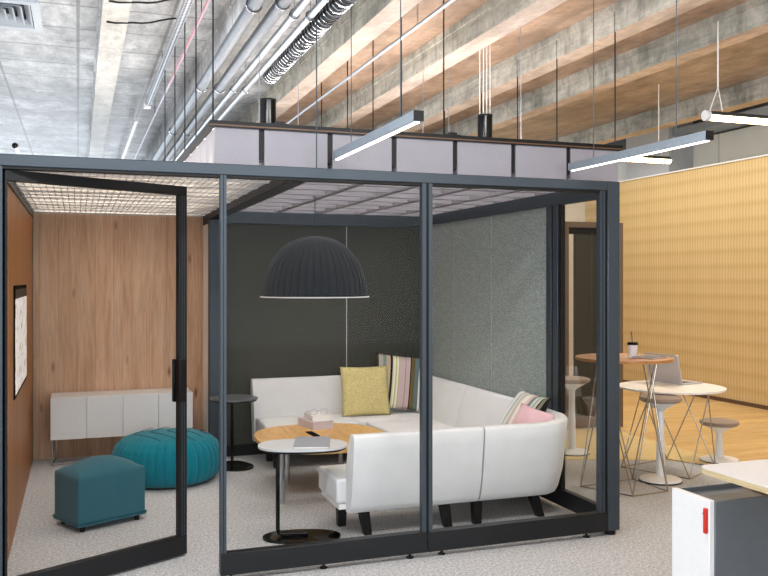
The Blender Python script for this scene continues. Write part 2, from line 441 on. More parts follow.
# door set beside the booth
dr = struct('door_1', MB().box(4.90, 4.98, 7.98, 8.08, 0, 2.25).box(5.60, 5.67, 7.98, 8.08, 0, 2.25).box(4.98, 5.60, 7.98, 8.08, 2.19, 2.25), M['bronze'])
struct('door_leaf', MB().box(5.085, 5.60, 8.02, 8.06, .13, 2.12), M['brown_panel'], dr)
struct('door_track', MB().box(4.98, 5.60, 8.01, 8.07, 2.12, 2.19), M['black'], dr)
struct('door_kick_board', MB().box(5.085, 5.60, 8.0, 8.06, .012, .13), M['brown_skirt'], dr)

# ------------------------------------------------------------------ meeting booth
YF = 4.6
booth = thing('meeting_booth', 'large slate steel framed glass meeting booth with open door and two compartments', 'meeting booth', (1.43, 4.6, 0))
def part(mb, name, mat, parent=None, label=None, smooth=38):
    o = mb.build(name, mat, parent or booth, smooth)
    if label: o['label'] = label
    return o
def profile_post(x0, x1, y0, y1, z0, z1):
    m = MB(); m.box(x0, x1, y0, y1, z0, z1, .004, 1); return m
# posts
p = part(profile_post(3.155, 3.245, 4.60, 4.69, .03, 2.245), 'corner_post', M['steel'])
part(MB().cyl(3.2, 4.645, 0, .03, .035), 'levelling_foot', M['black'], p)
p = part(MB().box(-.44, -.366, 4.60, 4.68, .03, 2.185, .004, 1), 'corner_post', M['dark_steel'])
part(MB().cyl(-.39, 4.64, 0, .03, .03), 'levelling_foot', M['black'], p)
part(MB().box(-.366, -.352, 4.60, 4.66, .005, 2.185), 'door_jamb', M['steel'])
part(MB().box(-.42, -.38, 8.12, 8.3, 0, 2.245), 'corner_post', M['steel'])
part(MB().box(1.115, 1.24, 7.76, 7.87, 0, 2.245, .004, 1), 'corner_post', M['steel'])
part(MB().box(3.19, 3.235, 5.35, 5.42, .148, 2.15, .003, 1).box(3.19, 3.235, 5.26, 5.325, .148, 2.15, .003, 1), 'side_post', M['steel'])
part(MB().box(3.20, 3.24, 7.87, 7.95, 0, 2.245), 'corner_post', M['steel'])
# rails
part(MB().box(-.425, 3.155, 4.60, 4.68, 2.185, 2.245, .004, 1), 'top_rail', M['steel'])
part(MB().box(-.425, 3.155, 4.61, 4.67, 2.172, 2.185), 'rail_gasket', M['black'])
for x0, x1 in ((.720, 1.921), (1.923, 3.155)):
    r = part(MB().box(x0, x1, 4.60, 4.66, .03, .148, .003, 1), 'bottom_rail', M['dark_steel'])
    for x in ((x0 + .06, 1.30, x1 - .1) if x0 < 1 else (x0 + .1, x1 - .14)):
        part(MB().cyl(x, 4.63, 0, .008, .022).cyl(x, 4.63, .008, .03, .008), 'levelling_foot', M['black'], r)
r = part(MB().box(3.195, 3.24, 4.69, 7.76, .03, .148, .003, 1), 'bottom_rail', M['dark_steel'])
for y in (5.0, 6.2, 7.4): part(MB().cyl(3.215, y, 0, .008, .022).cyl(3.215, y, .008, .03, .008), 'levelling_foot', M['black'], r)
part(MB().box(3.19, 3.24, 4.68, 7.76, 2.15, 2.245, .004, 1), 'side_rail', M['steel'])
part(MB().box(1.24, 3.20, 7.80, 7.88, 2.136, 2.25, .004, 1), 'rear_rail', M['steel'])
part(MB().box(1.10, 1.20, 4.68, 7.80, 2.165, 2.24, .004, 1), 'cross_beam', M['black'])
part(MB().box(-.42, -.37, 4.68, 8.12, 2.17, 2.24), 'side_rail', M['dark_steel'])
part(MB().box(-.38, 1.12, 8.30, 8.35, 2.241, 2.25), 'rear_rail', M['dark_steel'])
# mullions
part(MB().box(.720, .734, 4.605, 4.655, .148, 2.185).box(.738, .752, 4.605, 4.655, .148, 2.185).box(.734, .738, 4.615, 4.66, .148, 2.185), 'mullion', M['steel'])
part(MB().box(1.890, 1.914, 4.605, 4.650, .148, 2.185).box(1.930, 1.954, 4.605, 4.650, .148, 2.185), 'mullion', M['steel'])
part(MB().box(1.914, 1.930, 4.612, 4.66, .148, 2.185), 'mullion_gasket', M['black'])
part(MB().box(3.102, 3.118, 4.605, 4.650, .148, 2.185).box(3.124, 3.138, 4.605, 4.650, .148, 2.185), 'mullion', M['steel'])
part(MB().box(3.118, 3.124, 4.612, 4.65, .148, 2.185).box(3.138, 3.155, 4.615, 4.66, .148, 2.185), 'mullion_gasket', M['black'])
part(MB().box(3.195, 3.23, 5.325, 5.35, .148, 2.15).box(3.195, 3.23, 5.225, 5.26, .148, 2.15), 'side_mullion', M['black'])
# glass
part(MB().box(.752, 1.890, 4.630, 4.638, .148, 2.172), 'glass_pane', M['glass'])
part(MB().box(1.954, 3.102, 4.630, 4.638, .148, 2.172), 'glass_pane', M['glass'])
part(MB().box(3.21, 3.218, 4.69, 5.225, .148, 2.15), 'glass_pane', M['glass'])
# wall panels
SE = .004
for x0, x1 in ((1.24, 2.441 - SE), (2.441 + SE, 3.20)):
    part(MB().box(x0, x1, 7.87, 7.93, .10, 2.15, .003, 1), 'felt_panel', M['felt_dark'], label='charcoal felt panel')
part(MB().box(2.441 - SE, 2.441 + SE, 7.873, 7.9, .10, 2.15), 'panel_seam', M['cream_seam'])
part(MB().box(1.24, 3.20, 7.85, 7.93, 0.0, .10), 'skirting', M['black'])
ys = [5.42, 6.31, 7.07, 7.87]
for a, b in zip(ys[:-1], ys[1:]):
    part(MB().box(3.20, 3.24, a + SE, b - SE, .148, 2.15, .003, 1), 'felt_panel', M['felt_grey'], label='mid grey felt panel')
for y in ys[1:-1]: part(MB().box(3.203, 3.22, y - SE, y + SE, .148, 2.15), 'panel_seam', M['cream_seam'])
for x0, x1 in ((-.38, .3672), (.3688, 1.13)):
    part(MB().box(x0, x1, 8.30, 8.35, .0, 2.24), 'oak_panel', M['wood_pale'], label='pale knotty oak panel')
part(MB().box(-.425, -.38, 4.68, 8.12, 0, 2.17), 'oak_side_panel', M['wood_side'], label='amber oak side panel')
part(MB().box(1.13, 1.17, 7.87, 8.30, 0, 2.14), 'return_panel', M['white_matt'], label='white return panel')
part(MB().box(1.13, 1.17, 7.87, 8.30, 2.14, 2.245), 'return_rail', M['black'])
# egg-crate louvre over the small compartment
mb = MB()
n = 0
y = 4.72
while y < 8.22:
    mb.box(-.37, 1.10, y, y + .004, 2.217, 2.235); y += .042
x = -.36
while x < 1.10:
    mb.box(x, x + .004, 4.70, 8.22, 2.217, 2.235); x += .042
lv = part(mb, 'egg_crate_louvre', M['louvre'], smooth=0)
mb = MB()
for k in range(10): mb.box(-.37, 1.10, 4.80 + .35 * k, 4.826 + .35 * k, 2.212, 2.235)
part(mb, 'louvre_bar', M['white'], lv)
for k in range(12):  # unseen emissive strips added above the louvre to brighten this compartment
    y = 4.93 + .27 * k
    part(MB().box(-.34, .98, y - .07, y + .07, 2.262, 2.270), 'added_light_strip', M['strip2'], label='added white fill light strip')
# door, hinged at the left and standing ajar into the booth
hx, hy, ang = -.350, 4.635, math.atan2(5.112 - 4.615, .594 + .350)
DM = rotM(hx, hy, ang); W = 1.068
door = part(MB().box(0, W, -.02, .02, 2.115, 2.170, .002, 1, M=DM).box(0, W, -.02, .02, .012, .125, .002, 1, M=DM)
            .box(0, .012, -.02, .02, .125, 2.115, M=DM).box(W - .052, W, -.02, .02, .125, 2.115, .002, 1, M=DM), 'glass_door', M['dark_steel'], label='open glass door in charcoal frame')
part(MB().box(.012, W - .052, -.004, .004, .125, 2.115, M=DM), 'door_glass', M['glass'], door)
part(MB().box(W - .038, W - .032, -.0215, .0215, .125, 2.115, M=DM).box(W - .022, W - .016, -.0215, .0215, .125, 2.115, M=DM), 'door_stile_groove', M['steel'], door)
part(MB().box(W - .064, W - .044, -.042, -.022, .905, 1.155, .003, 1, M=DM).box(W - .064, W - .044, .022, .042, .905, 1.155, .003, 1, M=DM).box(W - .055, W - .005, -.024, .024, .905, 1.155, M=DM), 'door_handle', M['black'], door)

# ------------------------------------------------------------------ acoustic ceiling of the booth
can = thing('acoustic_ceiling', 'raised ceiling of lilac grey felt boxes in a black frame over the booth', 'ceiling canopy', (2.02, 4.76, 2.27))
CX = [.700, .975, 1.376, 1.772, 2.170, 2.570, 2.968, 3.355]
CY0, PIT, NR = 4.76, .352, 9
Z0, Z1 = 2.256, 2.468
ye = CY0 + PIT * NR + .03
fr = MB()
fr.box(.685, 3.37, CY0 - .015, CY0 + .02, Z1, 2.503).box(.685, 3.37, ye, ye + .03, Z1, 2.503).box(.685, .715, CY0, ye, Z1, 2.503).box(3.34, 3.37, CY0, ye, Z1, 2.503)
for x in CX[1:-1]: fr.box(x - .012, x + .012, CY0, ye, Z1, 2.49)
part(fr, 'frame', M['black'], can)
part(MB().box(CX[0] + .02, CX[-1] - .02, ye - .012, ye - .001, Z0 + .004, Z1), 'rear_felt', M['felt_baffle'], can)
for x in CX[1:-1]:
    part(MB().box(x - .012, x + .012, CY0 + .006, ye, Z0 + .04, Z1), 'divider', M['black'], can)
part(MB().box(.68, 3.37, CY0 - .017, CY0 - .015, Z1 + .006, Z1 + .014), 'frame_inlay', M['brown_skirt'], can)
th_ = .012
for i in range(7):
    xa, xb = CX[i] + .016, CX[i + 1] - .016
    for j in range(NR):
        ya = CY0 + PIT * j; yb = ya + PIT - .004
        m = MB()
        m.box(xa, xb, ya, ya + th_, Z0, Z1)
        m.box(xa, xa + th_, ya + th_, yb, Z0, Z1).box(xb - th_, xb, ya + th_, yb, Z0, Z1)
        # turned-in lower lips
        m.box(xa + th_, xb - th_, ya + th_, ya + .05, Z0, Z0 + .008)
        part(m, 'felt_box', M['felt_baffle'], can, smooth=0)
for X, sh in ((.705, 0), (2.10, 0), (3.33, 0)):
    for Y in (4.775, 5.5, 6.1, 6.75, 7.55):
        part(MB().tube([(X, Y, 2.5), (X, Y, ZS)], .0045, 6), 'suspension_rod', M['black'], can)
for X, Y, Yc in ((1.05, 5.2, 0), (1.47, 5.9, 0), (2.55, 6.2, 0), (2.92, 5.3, 0), (2.95, 6.6, 0), (3.0, 7.3, 0)):
    part(MB().tube([(X, Y, 2.47), (X, Y, ZS)], .003, 6), 'suspension_rod', M['galv'], can)
for X, Y in ((1.08, 4.79), (2.16, 4.79)):
    part(MB().box(X - .05, X + .05, Y - .02, Y + .02, 2.503, 2.512).box(X - .02, X + .03, Y - .015, Y + .015, 2.512, 2.525), 'hanger_clip', [M['black']], can)
for j in range(NR):  # hidden emissive strips added over the felt boxes to brighten the lounge
    y = CY0 + PIT * j + .18
    part(MB().box(.73, 3.33, y - .02, y + .02, 2.472, 2.486), 'added_light_strip', M['strip'], can, 'added white fill light strip')
cb = tag(MB().tube([(1.27, 4.67, 2.243), (1.27, 4.67, ZS)], .004, 6).build('suspension_cable', M['steel']), 'thin grey cable dropping in front of the felt boxes to the front rail', 'cable')

# the black cylinders over the canopy
cy = thing('cylinder_downlight', 'black metal cylinder above the canopy on the left, by the duct pipes', 'downlight', (1.155, 5.44, 2.5), 'cylinders over the canopy')
part(MB().cyl(1.155, 5.44, 2.505, 2.787, .052, 40), 'body', M['gloss_black'], cy, smooth=50)
part(MB().lathe([(.052, 2.775), (.054, 2.775), (.054, 2.787), (.052, 2.787)], 1.155, 5.44, 40), 'rim', M['black'], cy)
part(MB().box(.96, 1.40, 5.425, 5.455, 2.49, 2.505), 'mounting_bar', M['black'], cy)
c2_ = copy_tree(cy, (2.71, 5.44, 2.5), 'black metal cylinder above the canopy on the right, hung on pale wires', 'cylinders over the canopy')
for dx in (-.04, -.012, .014, .04):
    part(MB().tube([(2.71 + dx, 5.44, 2.787), (2.71 + dx, 5.44, ZS)], .003, 6), 'suspension_wire', M['white_matt'], c2_)

# sensor on a stem over the small compartment
sn = thing('ceiling_sensor', 'small black ball sensor on a white stem above the left end of the booth', 'sensor', (-.38, 6.1, 2.24))
part(MB().tube([(-.36, 6.1, 2.24), (-.36, 6.1, 2.42), (-.385, 6.1, 2.50)], .012, 8), 'stem', M['white'], sn)
part(MB().lathe([(.0, 2.482), (.016, 2.488), (.022, 2.503), (.016, 2.518), (0, 2.525)], -.39, 6.1, 16), 'ball', M['gloss_black'], sn)

# ------------------------------------------------------------------ small compartment contents
sc = thing('wall_screen', 'slim black framed screen with a pale page on the amber oak wall', 'screen', (-.38, 6.43, 1.2))
part(MB().box(-.38, -.370, 5.80, 7.05, .87, 1.585, .002, 1), 'frame', M['slot_black'], sc)
part(MB().box(-.3705, -.368, 5.82, 7.03, .895, 1.50), 'display', M['screen'], sc)
part(MB().box(-.3705, -.368, 5.82, 7.03, 1.50, 1.56), 'toolbar', M['black'], sc)

cr = thing('sideboard', 'long white four-door sideboard on wire legs by the pale oak wall', 'sideboard', (.37, 8.07, 0))
part(MB().box(-.225, .985, 7.92, 8.27, .235, .60, .004, 1), 'body', M['white'], cr)
xs = [-.225, .072, .377, .680, .985]
for a, b in zip(xs[:-1], xs[1:]):
    part(MB().box(a + .0015, b - .0015, 7.90, 7.92, .235, .598, .0015, 1), 'door', M['white'], cr)
for x0 in (-.205, .945):
    part(MB().tube([(x0, 7.95, .237), (x0 - .012 if x0 < 0 else x0 + .012, 7.95, .012), (x0 + (.02 if x0 < 0 else -.02), 8.24, .012), (x0, 8.24, .237)], .007, 8), 'leg', M['chrome'], cr)
part(MB().tube([(-.21, 7.95, .012), (.35, 8.2, .012), (.95, 7.95, .012)], .006, 8), 'floor_wire', M['chrome'], cr)

# teal ottoman (square) : body rotated 27 deg
ot = thing('ottoman', 'dull teal square ottoman with domed top near the glass door', 'ottoman', (.14, 6.0, 0))
OM = rotM(.0, 5.765, math.radians(26.5))
def puffbox(w, d, z0, z1, dome, M_, nx=14, ny=10, r=.028):
    """box with rounded edges and domed top"""
    b = bmesh.new(); bmesh.ops.create_cube(b, size=1)
    bmesh.ops.subdivide_edges(b, edges=b.edges[:], cuts=11, use_grid_fill=True)
    for v in b.verts:
        x, y, z = v.co * 2
        X = w / 2 + x * w / 2; Y = d / 2 + y * d / 2
        rr = r
        # squash vertical corners
        ix = max(abs(x) * w / 2 - (w / 2 - rr), 0); iy = max(abs(y) * d / 2 - (d / 2 - rr), 0)
        zz = z0 + (z + 1) / 2 * (z1 - z0)
        iz = max((zz - (z1 - rr)), 0) if z > 0 else 0
        L = math.sqrt(ix * ix + iy * iy + iz * iz); mx = max(ix, iy, iz)
        if mx > 0 and L > 0:
            k = mx / L
            X = w / 2 + math.copysign(min(abs(x) * w / 2, w / 2 - rr) + ix * k, x)
            Y = d / 2 + math.copysign(min(abs(y) * d / 2, d / 2 - rr) + iy * k, y)
            zz = min(zz, z1 - rr) + iz * k
        t_ = max((zz - z0) / (z1 - z0), 0)
        zz += dome * t_ * t_ * (1 - (x * x)) * (1 - (y * y))
        bulge = 1
        v.co = Vector((X, Y, zz))
    m = MB(); m.bm(b, 0, M_); return m
part(puffbox(.485, .345, .055, .365, .075, OM, r=.02), 'cushion', M['teal_dull'], ot, smooth=60)
part(MB().box(-.002, .487, -.002, .347, .038, .058, .006, 2, M=OM), 'base', M['teal_dull'], ot)
part(MB().tube([OM @ Vector(q) for q in ((-.002, -.002, .058), (.487, -.002, .058), (.487, .347, .058), (-.002, .347, .058))], .004, 6, closed=True), 'piping', M['teal_seam'], ot)
for x, y in ((.05, .04), (.44, .04), (.05, .30), (.44, .30)):
    c = OM @ Vector((x, y, 0)); part(MB().cyl(c.x, c.y, 0, .039, .016, 12), 'leg', M['black'], ot)

# teal pouf (round, ribbed)
pf = thing('pouf', 'bright teal round ribbed pouf in front of the white sideboard', 'pouf', (.68, 7.10, 0))
NRB = 40
def ribf(a, r, z): 
    q = abs(math.sin(a * NRB / 2)); return 1 - .030 * (1 - q) ** 2 * min(1, r / .2)
prof = [(0, .012), (.34, .012), (.395, .04), (.428, .10), (.438, .17), (.430, .24), (.405, .30), (.355, .345), (.28, .372), (.18, .388), (.08, .395), (0, .396)]
def dens(pr, k=3):
    o = []
    for (a, b), (c, d) in zip(pr[:-1], pr[1:]):
        for i in range(k): o.append((a + (c - a) * i / k, b + (d - b) * i / k))
    o.append(pr[-1]); return o
part(MB().lathe(dens(prof), .68, 7.10, 320, 0, ribf), 'cover', M['teal'], pf, smooth=60)
part(MB().lathe([(.0, .004), (.33, .004), (.34, .014), (0, .014)], .68, 7.10, 48), 'base', M['black'], pf)
mb = MB()
for k in range(5):   # chevron stitch lines across the top
    o_ = -.26 + k * .13
    for sgn in (-1, 1):
        pts = []
        for i in range(12):
            u = i / 11 * .30; x = o_ + sgn * 0 + u * .6; yy = sgn * u
            rr = math.hypot(x, yy)
            if rr > .36: break
            zz = .398 - .30 * max(0, rr - .05) ** 2 - (0.9 * max(0, rr - .24) ** 2)
            pts.append((.68 + x, 7.10 + yy, zz))
        if len(pts) > 2: mb.tube(pts, .0022, 5)
part(mb, 'stitching', M['teal_seam'], pf)

# ------------------------------------------------------------------ lounge contents
# sofa ------------------------------------------------------------
sofa = thing('sectional_sofa', 'white U-shaped sectional sofa inside the lounge compartment', 'sofa', (2.4, 6.3, 0))
def bprof(h):
    s = h - .66
    return [(.0, .19), (.0, .40), (.035, .55), (.082, .645 + s), (.098, .660 + s), (.155, .660 + s), (.170, .645 + s), (.165, .56 + s * .7), (.135, .33), (.105, .21), (.085, .17), (.06, .158), (.0, .158)]
def bez(p0, n0, p1, n1): pass
FY, RX, BY = 5.16, 3.02, 7.66
def arc(cx, cy, r, a0, a1, n):
    o = []
    for i in range(n + 1):
        a = a0 + (a1 - a0) * i / n
        o.append(((cx + r * math.cos(a), cy + r * math.sin(a)), (math.cos(a), math.sin(a))))
    return o
def straight(p, q, nrm, n=2): return [((p[0] + (q[0] - p[0]) * i / n, p[1] + (q[1] - p[1]) * i / n), nrm) for i in range(n + 1)]
runs = []
runs.append((straight((1.595, FY), (2.478, FY), (0, -1)), [.66, .66, .66]))
cpath = straight((2.490, FY), (2.90, FY), (0, -1), 2) + [((2.97 + .075 * math.cos(a), FY + .075 + .075 * math.sin(a)), (math.cos(a), math.sin(a))) for a in [-PI / 2 + (PI / 2 + .30) * k / 10 for k in range(11)]] + straight((3.03, 5.33), (RX, 5.50), (.985, .17), 2) + straight((RX, 5.60), (RX, 5.70), (1, 0), 1)
hh = [.66 + .045 * max(0, (i - 2) / (len(cpath) - 3)) for i in range(len(cpath))]
runs.append((cpath, hh))
runs.append((straight((RX, 5.708), (RX, 6.585), (1, 0)), [.71] * 3))
runs.append((straight((RX, 6.593), (RX, BY - .1), (1, 0)) + arc(RX - .1, BY - .1, .1, 0, PI / 2, 6)[1:] + straight((RX - .1, BY), (2.352, BY), (0, 1))[1:], None))
runs.append((straight((2.344, BY), (1.50, BY), (0, 1)), [.71] * 3))
for path, hs in runs:
    hs = hs or [.71] * len(path)
    part(MB().sweep(path, [bprof(h) for h in hs]), 'backrest', M['sofa'], sofa, smooth=50)
# seats
SZ0, SZ1 = .205, .36
part(MB().box(1.535, 2.478, FY, 5.60, SZ0, SZ1, .02, 3), 'seat_cushion', M['sofa'], sofa)
part(MB().box(2.488, RX, FY, 5.60, SZ0, SZ1, .02, 3), 'seat_cushion', M['sofa'], sofa)
part(MB().box(2.41, RX, 5.608, 6.58, SZ0, SZ1 + .008, .02, 3), 'seat_cushion', M['sofa'], sofa)
part(MB().box(2.41, RX, 6.588, 7.17, SZ0, SZ1 + .008, .02, 3), 'seat_cushion', M['sofa'], sofa)
part(MB().box(2.35, RX, 7.178, BY, SZ0, SZ1 + .008, .02, 3), 'seat_cushion', M['sofa'], sofa)
part(MB().box(1.51, 2.342, 7.17, BY, SZ0, SZ1 + .008, .02, 3), 'seat_cushion', M['sofa'], sofa)
part(MB().box(1.55, 2.96, FY, 5.58, .17, SZ0 - .002).box(2.43, 2.96, 5.58, 7.6, .17, SZ0 - .002).box(1.53, 2.43, 7.19, 7.6, .17, SZ0 - .002), 'base_panel', M['white_matt'], sofa)
def leg(x, y, dx, dy):
    m = MB(); w = .03
    m.add([(x - w + dx, y - w + dy, 0), (x + w * .7 + dx, y - w + dy, 0), (x + w * .7 + dx, y + w * .6 + dy, 0), (x - w + dx, y + w * .6 + dy, 0),
           (x - w * 1.2, y - w, .175), (x + w, y - w, .175), (x + w, y + w, .175), (x - w * 1.2, y + w, .175)],
          [(3, 2, 1, 0), (4, 5, 6, 7), (0, 1, 5, 4), (1, 2, 6, 5), (2, 3, 7, 6), (3, 0, 4, 7)])
    part(m, 'leg', M['black'], sofa)
for x, y, dx, dy in ((1.64, 5.40, 0, .0), (1.71, 5.16, .03, 0), (2.26, 5.14, .03, 0), (2.50, 5.14, 0, 0), (2.93, 5.16, .06, 0), (2.9, 6.1, 0, 0), (2.47, 6.6, 0, 0), (2.9, 7.5, 0, 0), (1.62, 7.55, 0, 0), (2.3, 7.25, 0, 0), (1.62, 7.25, 0, 0)):
    leg(x, y, dx, dy)

# pillows ----------------------------------------------------------
def pillow(name, label, mat, size, thick, loc, rotz, lean, roll=0, n=18):
    """upright square cushion; local x = width, z = height, y = thickness; UV across the width"""
    me = bpy.data.meshes.new(name); b = bmesh.new(); uv = b.loops.layers.uv.new('UVMap')
    grid = {}
    for sgn in (-1, 1):
        for i in range(n + 1):
            for j in range(n + 1):
                u, v = i / n * 2 - 1, j / n * 2 - 1
                if sgn == 1 and (i in (0, n) or j in (0, n)): grid[(1, i, j)] = grid[(-1, i, j)]; continue
                px = u * (1 - .05 * (1 - v * v)) ; pz = v * (1 - .05 * (1 - u * u))
                t_ = (max(0, (1 - u * u) * (1 - v * v))) ** .42 * thick / 2
                wr = .006 * math.sin(7 * u + 3 * v) * (1 - u * u) * (1 - v * v)
                grid[(sgn, i, j)] = b.verts.new((px * size / 2, sgn * (t_ + wr), (pz + 1) * size / 2))
    for sgn in (-1, 1):
        for i in range(n):
            for j in range(n):
                ids = [(i, j), (i + 1, j), (i + 1, j + 1), (i, j + 1)]
                vs = [grid[(sgn, a, c)] for a, c in ids]
                f = b.faces.new(vs if sgn == -1 else vs[::-1]); f.smooth = True
                for lp in f.loops:
                    for (a, c) in ids:
                        if grid[(sgn, a, c)] is lp.vert: lp[uv].uv = (a / n, c / n)
    RM = Matrix.Rotation(rotz, 4, 'Z') @ Matrix.Rotation(lean, 4, 'X') @ Matrix.Rotation(roll, 4, 'Y')
    for v in b.verts: v.co = RM @ v.co
    zmin = min(v.co.z for v in b.verts)
    for v in b.verts: v.co.z -= zmin
    b.to_mesh(me); b.free(); me.materials.append(mat)
    o = bpy.data.objects.new(name, me); COL.objects.link(o); o.location = loc
    tag(o, label, 'cushion', 'cushions on the sofa')
    return o
PZ = .37
pillow('cushion', 'plain mustard yellow square cushion on the rear sofa seat', M['yellow'], .46, .12, (2.50, 7.44, PZ), math.radians(-4), math.radians(-13))
pillow('cushion', 'striped cushion behind the yellow one in the rear sofa corner', M['stripe'], .52, .12, (2.83, 7.49, PZ), math.radians(-10), math.radians(-15), math.radians(7))
pillow('cushion', 'pale striped cushion leaning at the front right sofa corner', M['stripe2'], .50, .14, (2.86, 5.46, PZ), math.radians(-94), math.radians(-31))
pillow('cushion', 'small rose pink cushion in front of the pale striped one', M['pink'], .33, .085, (2.875, 5.235, PZ + .035), math.radians(-72), math.radians(-24), math.radians(8))

# coffee table -------------------------------------------------------
ct = thing('coffee_table', 'low honey oak coffee table with rounded top and silver legs', 'table', (1.75, 6.5, 0))
def blob(cx, cy, R, seg=64):
    o = []
    for k in range(seg):
        a = 2 * PI * k / seg
        r = R * (1 + .06 * math.cos(3 * (a - math.radians(62))))
        o.append((cx + r * math.cos(a), cy + r * math.sin(a) * 1.06))
    return o
part(MB().prism(superell(1.805, 6.46, .515, .575, 2.5, 64), .372, .40, .006, 2), 'table_top', M['oak_top'], ct)
part(MB().prism(superell(1.75, 6.555, .03, .115, 8, 24, .06), .3995, .4025), 'power_slot', M['slot_black'], ct)
for x, y in ((1.39, 6.07), (1.565, 6.64), (2.08, 6.86), (2.15, 6.12)):
    part(MB().cyl(x, y, 0, .373, .024, 20), 'leg', M['chrome'], ct)
def book(name, label, cx, cy, z, w, d, h, rot, cover, pages):
    M_ = rotM(cx, cy, rot)
    b = thing(name, label, 'book', (cx, cy, z), 'books on the coffee table')
    part(MB().box(-w / 2, w / 2, -d / 2, d / 2, z, z + .006, M=M_).box(-w / 2, w / 2, -d / 2, d / 2, z + h - .006, z + h, M=M_).box(-w / 2, -w / 2 + .006, -d / 2, d / 2, z + .006, z + h - .006, M=M_), 'cover', cover, b)
    part(MB().box(-w / 2 + .006, w / 2 - .006, -d / 2 + .006, d / 2 - .006, z + .006, z + h - .006, M=M_), 'pages', pages, b)
book('book', 'thick lilac grey book lying on the coffee table, under the white one', 1.862, 6.87, .4005, .19, .28, .062, math.radians(12), M['book_pink'], M['book_pink'])
book('book', 'smaller white book on top of the lilac grey book', 1.872, 6.87, .463, .155, .22, .045, math.radians(4), M['book_white'], M['white_matt'])
gl = thing('eyeglasses', 'pair of clear framed eyeglasses lying on the white book', 'glasses', (1.90, 6.86, .508))
for dx in (-.045, .045):
    c = Vector((1.90 + dx, 6.82, .532))
    part(MB().tube([(c.x + .032 * math.cos(a), c.y - .004 * math.sin(a), c.z + .024 * math.sin(a)) for a in [2 * PI * k / 20 for k in range(20)]], .0028, 6, closed=True), 'rim', M['laptop'], gl)
part(MB().tube([(1.888, 6.82, .537), (1.90, 6.817, .541), (1.912, 6.82, .537)], .0025, 6), 'bridge', M['laptop'], gl)
for dx in (-.078, .078):
    part(MB().tube([(1.90 + dx, 6.82, .536), (1.90 + dx * .98, 6.92, .530), (1.90 + dx * .9, 6.955, .512)], .0024, 6), 'temple', M['laptop'], gl)

for o_ in gl.children: o_.location.x = -.025
# C-shaped side table ------------------------------------------------
c1 = thing('side_table', 'pale grey laptop side table on a black C-shaped base nearest the front glass', 'side table', (1.33, 5.25, 0))
out = superell(1.372, 5.385, .288, .195, 2.5, 48, math.radians(-14))
part(MB().prism(out, .542, .556, .003, 1), 'table_top', M['grey_top'], c1)
part(MB().prism(superell(1.372, 5.385, .280, .187, 2.5, 48, math.radians(-14)), .528, .542, .004, 1), 'top_backing', M['black'], c1)
part(MB().prism(superell(1.325, 5.225, .245, .135, 2.3, 48, math.radians(-14)), .0, .014, .004, 2), 'base_plate', M['gloss_black'], c1)
part(MB().tube([(1.178, 5.255, .53), (1.178, 5.255, .06), (1.186, 5.252, .036), (1.21, 5.246, .027), (1.36, 5.205, .027)], .0135, 12), 'pole', M['gloss_black'], c1)
nb = thing('notebook', 'closed silver grey folder lying on the pale side table', 'notebook', (1.43, 5.37, .556))
NM = rotM(1.432, 5.372, math.radians(-17))
part(MB().box(-.115, .115, -.175, .175, .5565, .559, M=NM).box(-.115, .115, -.175, .175, .569, .572, M=NM), 'cover', M['notebook'], nb)
part(MB().box(-.112, .111, -.172, .172, .559, .569, M=NM), 'pages', M['white_matt'], nb)

# round dark side table ---------------------------------------------
c2 = thing('side_table', 'tall thin black pedestal side table with dark grey top beside the felt wall', 'side table', (1.29, 7.38, 0))
part(MB().prism(superell(1.29, 7.50, .19, .20, 2.6, 48, .4), .575, .59, .004, 1), 'table_top', M['dark_top'], c2)
part(MB().prism(superell(1.29, 7.50, .18, .19, 2.6, 48, .4), .561, .575, .004, 1), 'top_backing', M['black'], c2)
part(MB().tube([(1.26, 7.42, .562), (1.26, 7.42, .02)], .014, 12), 'pole', M['gloss_black'], c2)
part(MB().prism(superell(1.275, 7.40, .145, .20, 2.4, 40, .3), 0, .016, .005, 2), 'base_plate', M['gloss_black'], c2)

# dome pendant --------------------------------------------------------
lp = thing('pendant_lamp', 'large ribbed charcoal dome pendant lamp over the coffee table', 'pendant lamp', (1.715, 6.35, 1.49))
LX, LY = 1.715, 6.35
NRL = 44
def ribl(a, r, z): return 1 - .034 * (1 - abs(math.sin(a * NRL / 2))) ** 2
po = []; R_, H_ = .405, .462
for i in range(25):
    a = PI / 2 * i / 24
    po.append((R_ * math.cos(a) ** .9 if i < 24 else 0, 1.495 + H_ * math.sin(a) ** 1.02))
pi_ = [(max(r - .012, 0), z - .012 if r < .3 else z) for r, z in po[::-1]]
part(MB().lathe(po, LX, LY, 352, 0, ribl), 'shade', M['lamp'], lp, smooth=60)
part(MB().lathe([(r * .965, z - .004) for r, z in po], LX, LY, 96), 'shade_lining', M['white_matt'], lp, smooth=60)
part(MB().lathe([(.39, 1.488), (.417, 1.488), (.417, 1.496), (.39, 1.496), (.39, 1.488)], LX, LY, 96), 'rim', M['white_matt'], lp)
part(MB().tube([(LX, LY, 1.955), (LX, LY, 2.49)], .004, 6), 'cord', M['steel'], lp)
part(MB().cyl(LX, LY, 1.62, 1.70, .05, 20), 'bulb', M['led'], lp)

